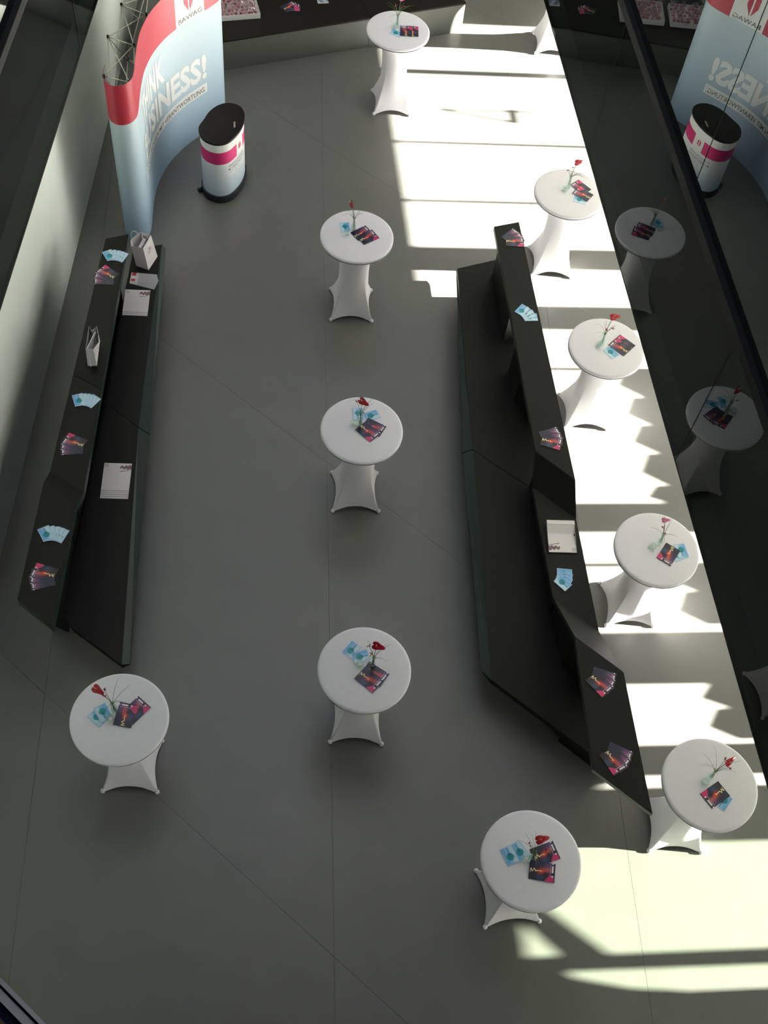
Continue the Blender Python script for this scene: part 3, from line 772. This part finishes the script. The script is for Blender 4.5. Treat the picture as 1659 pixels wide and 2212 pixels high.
# thick folder on the right bench: pages humped at the far side
def folder(x, y, z, rz):
    f = empty('folder', (x, y, z), rz); tag(f, 'thick white folder with raised spine and pencil picture on the right bench', 'folder')
    me = ME_SHEET.copy(); me.name = 'cover'
    for v in me.vertices:
        v.co.x, v.co.y = -v.co.x, -v.co.y           # picture turned to the near left corner
        t = (v.co.y + 0.165) / 0.33
        h = 0.014 + (0.075 * ((t - 0.62) / 0.38) ** 1.0 if t > 0.62 else 0)
        if t > 0.86: h = 0.014 + 0.075 * 0.24 / 0.38 + 0.004
        v.co.z = 0.0135 if v.index >= len(me.vertices) - 4 else v.co.z + h
    link('cover', me, f)
    nseg = 12; V, Fc = [], []
    for i in range(nseg + 1):
        t = i / nseg; h = 0.013 + (0.075 * (t - 0.62) / 0.38 if t > 0.62 else 0)
        if t > 0.86: h = 0.013 + 0.075 * 0.24 / 0.38
        yy = -0.16 + 0.32 * t
        V += [(-0.132, yy, 0), (0.132, yy, 0), (0.132, yy, h), (-0.132, yy, h)]
    for i in range(nseg):
        for k in range(4): Fc.append((4 * i + k, 4 * i + (k + 1) % 4, 4 * i + 4 + (k + 1) % 4, 4 * i + 4 + k))
    Fc += [(3, 2, 1, 0), tuple(4 * nseg + k for k in range(4))]
    link('pages', recalc(mesh('pages', V, Fc, M_PAPER)), f)
    o = prism('thumb_notch', [(0.126, 0.02), (0.137, 0.02), (0.137, 0.05), (0.126, 0.05)], 0.012, 0.018, M_BLACK, parent=f)
folder(1.725, 6.075, 0.7515, radians(8.5))
# pale leaflets with red squares, on the seat before the bag
def ink_leaf(u, v):
    c = (.40, .39, .42)
    if u < .32: c = (.60, .58, .60)
    if .05 < u < .18 and (v > .68 or .12 < v < .40): c = (.48, .02, .05)
    if .05 < u < .18 and .44 < v < .62: c = (.7, .68, .62)
    return c
ME_LEAF2 = grid_card('leaflet', 0.285, 0.150, ink_leaf, 26, 16)
for i, (dx, dy, a) in enumerate(((0.02, -0.03, -12), (0.012, -0.018, -8), (0.006, -0.008, -4), (0, 0.012, 0))):
    o = link('leaflet', ME_LEAF2, None, (-3.05 + dx, 8.845 + dy, 0.4215 + 0.002 * i), (0, 0, radians(a + 5)))
    tag(o, '%s pale leaflet with red squares before the bag on the left bench' % ['lowest', 'third', 'second', 'topmost'][i], 'leaflet', 'leaflets with red squares')

# ---- paper bags
def bag(name, base, topp, z0, z1, label, gusset=None, handles=None, mat_h=None, mark=None):
    b = empty(name, (sum(p[0] for p in base) / 4, sum(p[1] for p in base) / 4, z0)); tag(b, label, 'bag', 'white paper bags')
    o0 = Vector(b.location)
    # base: 4 corners; top: 4 corners, optional extra gusset / bulge points keyed by edge
    ring0, ring1 = [], []
    for i in range(4):
        ring0.append(Vector((*base[i], z0))); ring1.append(Vector((*topp[i], z1)))
        if gusset and i in gusset:
            j = (i + 1) % 4
            ring0.append((Vector((*base[i], z0)) + Vector((*base[j], z0))) / 2)
            g = gusset[i]; ring1.append(Vector((g[0], g[1], z1)))
    n = len(ring0)
    mids = [r0.lerp(r1, 0.5) for r0, r1 in zip(ring0, ring1)]
    V = [p - o0 for p in ring0 + mids + ring1]
    cen = sum((p for p in V[2 * n:]), Vector()) / n; th = 0.0022
    Fc = [tuple(range(n))[::-1]]
    for r in range(2):
        for k in range(n): Fc.append((r * n + k, r * n + (k + 1) % n, (r + 1) * n + (k + 1) % n, (r + 1) * n + k))
    me = mesh('body', V, Fc, M_PAPER)
    o = link('body', me, b)
    sm = o.modifiers.new('thickness', 'SOLIDIFY'); sm.thickness = th; sm.offset = -1
    for hp in handles or []:
        tube('handle', [Vector(p) - o0 for p in catmull(hp, 6)], 0.0032, mat_h or M_PAPER, 6, parent=b)
    return b, o0
b1, o1 = bag('paper_bag', [(-3.177, 9.032), (-3.026, 8.995), (-2.977, 9.224), (-3.128, 9.261)],
             [(-3.195, 9.01), (-3.059, 9.003), (-3.024, 9.218), (-3.150, 9.242)], 0.4215, 0.745,
             'white paper bag with white loop handles at the far end of the left bench seat', gusset={3: (-3.226, 9.10)},
             handles=[[(-3.215, 9.13, .735), (-3.222, 9.135, .80), (-3.20, 9.15, .835), (-3.175, 9.18, .80), (-3.165, 9.205, .735)],
                      [(-3.055, 9.05, .735), (-3.075, 9.08, .80), (-3.09, 9.12, .83), (-3.065, 9.15, .80), (-3.04, 9.17, .735)]])
prism('brochure', [(-3.13, 9.06), (-3.095, 9.05), (-3.075, 9.19), (-3.11, 9.20)], 0.44, 0.70, M_PAPER)
bpy.data.objects['brochure'].data.materials.append(M_PAPER)
tag(bpy.data.objects['brochure'], 'pale brochure standing inside the bag with loop handles', 'brochure')
# small red emblem and name on the bag's right face
fdir = (Vector((-2.977, 9.224, 0)) - Vector((-3.026, 8.995, 0))).normalized(); fn_ = Vector((fdir.y, -fdir.x, 0))
def on_face(V, base, off): return [base + fdir * x + Vector((0, 0, y)) + fn_ * off for x, y, _ in V]
def bag_pt(z):  # origin on the face at height z (the face leans slightly)
    t = (z - 0.4215) / 0.3235
    return Vector((-3.026, 8.995, 0)).lerp(Vector((-3.059, 9.003, 0)), t)
V, Fc = text_data('BAWAG', 0.07, 0.0, 0.17, 0.017, 0.0)
link('lettering', mesh('lettering', [p - o1 for p in on_face(V, bag_pt(0.60) + Vector((0, 0, 0.60)), 0.006)], Fc, M_GREYINK), b1)
V = [(0.10, .03, 0), (.112, .05, 0), (.112, .078, 0), (.10, .058, 0), (0.116, .05, 0), (.128, .03, 0), (.128, .058, 0), (.116, .078, 0)]
link('emblem', mesh('emblem', [p - o1 for p in on_face(V, bag_pt(0.63) + Vector((0, 0, 0.60)), 0.007)], [(0, 1, 2, 3), (4, 5, 6, 7)], M_REDINK), b1)
b2, o2 = bag('paper_bag', [(-3.145, 7.121), (-3.056, 7.139), (-3.106, 7.425), (-3.195, 7.41)],
             [(-3.120, 7.095), (-3.045, 7.103), (-3.088, 7.395), (-3.163, 7.385)], 0.9515, 1.25,
             'narrow white paper bag with dark handles standing on the left bench counter', gusset={2: (-3.120, 7.33), 1: (-3.010, 7.22)},
             handles=[[(-3.052, 7.18, 1.24), (-3.06, 7.20, 1.27), (-3.055, 7.25, 1.285), (-3.05, 7.28, 1.27), (-3.045, 7.31, 1.24)]], mat_h=M_BLACK)
o = prism('insert', [(-3.115, 7.11), (-3.108, 7.112), (-3.085, 7.33), (-3.092, 7.33)], 0.955, 1.243, M_PAPER)
tag(o, 'white card standing inside the narrow paper bag', 'card')

# ---- far counter goods
ZC = 0.461
def dir2(a, b): v = Vector((b[0] - a[0], b[1] - a[1], 0)); return v.normalized()
td = Vector((-0.932, -0.361, 0)).normalized(); tn = Vector((0.361, -0.932, 0)).normalized() * -1
ME_SW = None
def sweet_mesh(seed):
    r = random.Random(seed); bm = bmesh.new()
    bmesh.ops.create_icosphere(bm, subdivisions=1, radius=0.026)
    for v in bm.verts: v.co *= r.uniform(0.8, 1.1); v.co.z = v.co.z * 0.8 + 0.024
    n0 = len(bm.faces)
    V = []
    ring = []
    for rr, zz in ((0.03, 0.01), (0.034, 0.03), (0.015, 0.055), (0.030, 0.085)):
        ring.append([bm.verts.new((rr * r.uniform(.8, 1.2) * cos(k * pi / 3.5), rr * r.uniform(.8, 1.2) * sin(k * pi / 3.5), zz + r.uniform(-.008, .008))) for k in range(7)])
    for a, b in zip(ring[:-1], ring[1:]):
        for k in range(7): bm.faces.new((a[k], a[(k + 1) % 7], b[(k + 1) % 7], b[k]))
    me = bpy.data.meshes.new('wrapped_sweet'); bm.faces.ensure_lookup_table()
    for i, f in enumerate(bm.faces): f.material_index = 0 if i < n0 else 1
    bm.to_mesh(me); bm.free(); me.materials.append(M_SWEET); me.materials.append(M_CELLO)
    return me
SW = [sweet_mesh(s) for s in range(4)]
def tray(c, L, D, where, grp, nx, ny):
    t = empty('tray', (c.x, c.y, ZC)); tag(t, 'white cardboard tray heaped with wrapped sweets, ' + where, 'tray', 'white trays on the far counter')
    def q(a, b): return (td * a - tn * -b)[:2]
    def box(nm, a0, a1, b0, b1, z0, z1):
        prism(nm, [tuple((td * a0 + tn * b0)[:2]), tuple((td * a1 + tn * b0)[:2]), tuple((td * a1 + tn * b1)[:2]), tuple((td * a0 + tn * b1)[:2])], z0, z1, M_CARD, parent=t)
    box('tray_base', 0, L, 0, D, 0, 0.004); box('paper_liner', 0.005, L - .005, 0.005, D - .005, 0.005, 0.034)
    box('tray_side', 0, L, 0, 0.004, 0.004, 0.075); box('tray_side', 0, L, D - 0.004, D, 0.004, 0.075)
    box('tray_side', 0, 0.004, 0.004, D - 0.004, 0.004, 0.075); box('tray_side', L - 0.004, L, 0.004, D - 0.004, 0.004, 0.075)
    r = random.Random(int(L * 1000))
    for lay in (0, ):
        for i in range(nx):
            for j in range(ny):
                p = c + td * (0.045 + (L - 0.09) * (i + .5 * (j % 2) * .6) / (nx - .7)) + tn * (0.045 + (D - 0.09) * j / max(1, ny - 1))
                o = link('wrapped_sweet', SW[r.randrange(4)], None, (p.x + r.uniform(-.009, .009), p.y + r.uniform(-.009, .009), ZC + 0.036 + r.uniform(0, .02)), (r.uniform(-.6, .6), r.uniform(-.6, .6), r.uniform(0, 6)))
                tag(o, 'pink sweet twisted in clear cellophane, heaped in the tray ' + where, 'sweet', grp)
tray(Vector((-2.637, 13.73, 0)), 0.62, 0.44, 'right of the curved display', 'wrapped sweets in the right tray', 10, 6)
tray(Vector((-3.30, 13.47, 0)), 0.56, 0.44, 'half hidden behind the curved display', 'wrapped sweets in the left tray', 9, 6)
for i, a in enumerate((-62, -80, -98)):
    put_card('k', -2.30 + 0.02 * i, 14.07, ZC + 0.0018 * (2 - i), 90 + a + 20, '%s dark red booklet of the fan on the far counter' % ['topmost', 'second', 'third'][i], 'booklets on the far counter')
def ink_photo(u, v):
    if v < .12: return (.55, .55, .55)
    return mixc((.10, .14, .22), (.45, .5, .6), .5 + .5 * sin(u * 9 + v * 6)) if v < .8 else (.5, .55, .6)
o = link('leaflet', grid_card('photo_leaflet', 0.15, 0.21, ink_photo, 14, 18), None, (-1.90, 14.36, ZC), (0, 0, radians(18)))
tag(o, 'pale leaflet with a blue-grey picture on the black far counter top', 'leaflet')

# ================================================================== PROMOTION COUNTER
co_pts = [(-2.83, 10.9), (-2.785, 10.77), (-2.70, 10.69), (-2.575, 10.665), (-2.455, 10.74), (-2.375, 10.93), (-2.355, 11.12), (-2.385, 11.28), (-2.46, 11.375), (-2.575, 11.395), (-2.685, 11.335), (-2.765, 11.20), (-2.80, 11.05)]
CO = catmull([(x, y, 0) for x, y in co_pts], 8, closed=True)
pc_c = sum(CO, Vector()) / len(CO)
pc = empty('promotion_counter', (pc_c.x, pc_c.y, 0))
tag(pc, 'oval promotion counter with black top, white and magenta wrap, beside the curved display', 'counter')
def oval(scale_off, z0, z1, M, name, bevel=0.0, parent=None):
    k = len(CO); poly = []
    for i in range(k):
        d = (CO[(i + 1) % k] - CO[i - 1]).normalized(); nn = Vector((d.y, -d.x, 0))
        q = CO[i] + nn * scale_off - pc_c; poly.append((q.x, q.y))
    return prism(name, poly, z0, z1, M, bevel, pc)
oval(-0.012, 0.10, 0.878, M_WHITE, 'core')
k = len(CO); V, Fc, Cc = [], [], []
zz = [0.10 + 0.778 * i / 40 for i in range(41)]
for z in zz:
    for p in CO: V.append((p.x - pc_c.x, p.y - pc_c.y, z))
sarc = [0]
for i in range(k): sarc.append(sarc[-1] + (CO[(i + 1) % k] - CO[i]).length)
def wrap_col(s, z):
    logo = 0.66 < s < 0.84
    if 0.595 < z < 0.765 and not logo: return (.50, .018, .13)
    if z > 0.765 or logo and z > .58: return (.86, .87, .84)
    return mixc((.45, .56, .68), (.80, .84, .84), (z - .1) / .48)
for j in range(40):
    for i in range(k):
        Fc.append((j * k + i, j * k + (i + 1) % k, (j + 1) * k + (i + 1) % k, (j + 1) * k + i)); Cc.append(wrap_col(sarc[i], (zz[j] + zz[j + 1]) / 2))
me = mesh('printed_wrap', V, Fc, M_FABRIC, True); at = me.color_attributes.new('ink', 'FLOAT_COLOR', 'CORNER'); q_ = 0
for f, c in zip(me.polygons, Cc):
    for _ in f.loop_indices: at.data[q_].color = (*c, 1); q_ += 1
link('printed_wrap', me, pc)
oval(0.012, 0.879, 0.905, M_BLACK, 'top_plate', 0.006)
oval(0.018, 0.0, 0.10, M_RUBBER, 'base', 0.01)
tube('caster', [(-0.235, -0.215, 0.03), (-0.268, -0.245, 0.03)], 0.028, M_RUBBER, 10, parent=pc)
prism('latch', [(0.155, -0.06), (0.175, -0.05), (0.155, 0.05), (0.135, 0.04)], 0.906, 0.912, M_ALU, parent=pc)
def wrap_pos(poly, arc, closed, s, z, off):
    L = arc[-1]; s = s % L if closed else max(0, min(L - 1e-4, s)); n_ = len(poly)
    lo = 0
    import bisect
    i = min(bisect.bisect_right(arc, s) - 1, len(arc) - 2)
    a, b = poly[i % n_], poly[(i + 1) % n_]
    t = (s - arc[i]) / max(1e-9, arc[i + 1] - arc[i])
    p = a.lerp(b, t); d = (b - a).normalized()
    return Vector((p.x + d.y * off, p.y - d.x * off, z))
def print_on(name, data, poly, arc, closed, off, M, parent, org):
    V, Fc = data
    link(name, mesh(name, [wrap_pos(poly, arc, closed, x, y, off) - org for x, y, _ in V], Fc, M), parent)
PCO = Vector((pc_c.x, pc_c.y, 0))
s0 = 0.50
print_on('text_box', box_data(s0, .455, s0 + .40, .565, .02), CO, sarc, True, 0.0025, M_WHITE, pc, PCO)
print_on('lettering', text_data('FINANZL\u00d6SUNGEN', s0 + .015, .517, s0 + .36, .556, .004, .02), CO, sarc, True, 0.0045, M_GREYINK, pc, PCO)
print_on('lettering', text_data('MIT VERANTWORTUNG.', s0 + .015, .464, s0 + .385, .502, .004, .02), CO, sarc, True, 0.0045, M_GREYINK, pc, PCO)
print_on('lettering', text_data('THINK BUSINESS!', s0, .36, s0 + .40, .435, .006, .02), CO, sarc, True, 0.0025, M_WHITE, pc, PCO)
for xx in (0.73, 0.765):
    q = 1 if xx < .75 else -1
    print_on('emblem', ([(xx, .66 if q > 0 else .65, 0), (xx + .022, .65 if q > 0 else .66, 0), (xx + .022, .72 if q < 0 else .74, 0), (xx, .74 if q < 0 else .72, 0)], [(0, 1, 2, 3)]), CO, sarc, True, 0.003, M_REDINK, pc, PCO)

# ================================================================== CURVED POP-UP DISPLAY
OUT = [(-3.60, 10.12), (-3.585, 9.98), (-3.54, 9.87), (-3.46, 9.81), (-3.38, 9.815), (-3.31, 9.87), (-3.275, 9.97), (-3.285, 10.10), (-3.315, 10.27), (-3.355, 10.52), (-3.375, 10.77), (-3.355, 11.06), (-3.29, 11.33), (-3.19, 11.57), (-3.07, 11.78), (-2.96, 11.96), (-2.86, 12.14), (-2.83, 12.25), (-2.86, 12.36), (-2.95, 12.42), (-3.06, 12.40)]
DC = catmull([(x, y, 0) for x, y in OUT], 12)
darc = [0]
for i in range(len(DC) - 1): darc.append(darc[-1] + (DC[i + 1] - DC[i]).length)
dsp = empty('popup_display', (-3.3, 11.0, 0))
tag(dsp, 'tall curved pop-up display wall, pale blue with red band and large white lettering', 'display')
DO = Vector((-3.3, 11.0, 0))
HD = 2.2; nz = 44
V, Fc, Cc = [], [], []
for j in range(nz + 1):
    for p in DC: V.append((p.x + 3.3, p.y - 11.0, 0.01 + (HD - 0.01) * j / nz))
K_ = len(DC)
for j in range(nz):
    z = HD * (j + .5) / nz
    for i in range(K_ - 1):
        Fc.append((j * K_ + i, j * K_ + i + 1, (j + 1) * K_ + i + 1, (j + 1) * K_ + i))
        s = (darc[i] + darc[i + 1]) / 2
        if z > 1.675: c = (.86, .88, .86) if 2.25 < s < 2.73 else (.40, .022, .045)
        else: c = mixc((.30, .43, .58), (.50, .61, .66), z / 1.7)
        Cc.append(c)
me = mesh('printed_panel', V, Fc, M_FABRIC, True); at = me.color_attributes.new('ink', 'FLOAT_COLOR', 'CORNER'); q_ = 0
for f, c in zip(me.polygons, Cc):
    for _ in f.loop_indices: at.data[q_].color = (*c, 1); q_ += 1
link('printed_panel', me, dsp)
V, Fc = [], []                              # white back of the same panel
for z in (0.01, HD):
    for i in range(K_):
        q = wrap_pos(DC, darc, False, darc[i], z, -0.004) - DO; V.append(q)
for i in range(K_ - 1): Fc.append((i, K_ + i, K_ + i + 1, i + 1))
link('panel_back', mesh('panel_back', V, Fc, M_PAPER, True), dsp)
def dprint(name, data, M, off=0.003): print_on(name, data, DC, darc, False, off, M, dsp, DO)
dprint('lettering', text_data('THINK', 1.06, 1.20, 1.95, 1.57, .038, .03), M_WHITE)
dprint('lettering', text_data('BUSINESS!', 0.95, 0.80, 2.71, 1.15, .038, .03), M_WHITE)
dprint('text_box', box_data(0.86, .60, 2.705, .735, .03), M_WHITE)
dprint('lettering', text_data('FINANZL\u00d6SUNGEN MIT VERANTWORTUNG.', 0.90, .625, 2.67, .712, .006, .03), M_GREYINK, .006)
dprint('lettering', text_data('BAWAG', 2.30, 1.725, 2.69, 1.785, 0, .03), M_GREYINK, .004)
dprint('emblem', ([(2.41, 1.95, 0), (2.475, 1.83, 0), (2.475, 2.06, 0), (2.41, 2.16, 0)], [(0, 1, 2, 3)]), M_REDINK, .004)
dprint('emblem', ([(2.50, 1.83, 0), (2.565, 1.95, 0), (2.565, 2.16, 0), (2.50, 2.06, 0)], [(0, 1, 2, 3)]), M_REDINK, .004)
# folding lattice frame behind the panel
hubs_f = [Vector((-3.30, 9.95, 0)), Vector((-3.40, 10.55, 0)), Vector((-3.40, 11.1, 0)), Vector((-3.25, 11.6, 0)), Vector((-2.98, 12.1, 0))]
hubs_b = [Vector((-3.58, 9.98, 0)), Vector((-3.70, 10.62, 0)), Vector((-3.70, 11.2, 0)), Vector((-3.52, 11.78, 0)), Vector((-3.15, 12.3, 0))]
zl = [0.06, 0.76, 1.46, 2.16]
def st(a, b, r=0.006, nm='strut', M=M_ALU): tube(nm, [a - DO, b - DO], r, M, 5, parent=dsp)
for z in zl:
    for h in hubs_f + hubs_b:
        st(h + Vector((0, 0, z - 0.02)), h + Vector((0, 0, z + 0.02)), 0.014, 'hub', M_BLACK)
up = lambda h, z: h + Vector((0, 0, z))
for i in range(4):
    for z in zl: st(up(hubs_f[i], z), up(hubs_b[i], z))
    for z in (zl[-1], ):
        st(up(hubs_f[i], z), up(hubs_b[i + 1], z)); st(up(hubs_b[i], z), up(hubs_f[i + 1], z))
    for a, b in zip(zl[:-1], zl[1:]):
        for hs in (hubs_b, ) if i else (hubs_f, hubs_b):
            st(up(hs[i], a), up(hs[i + 1], b)); st(up(hs[i + 1], a), up(hs[i], b))
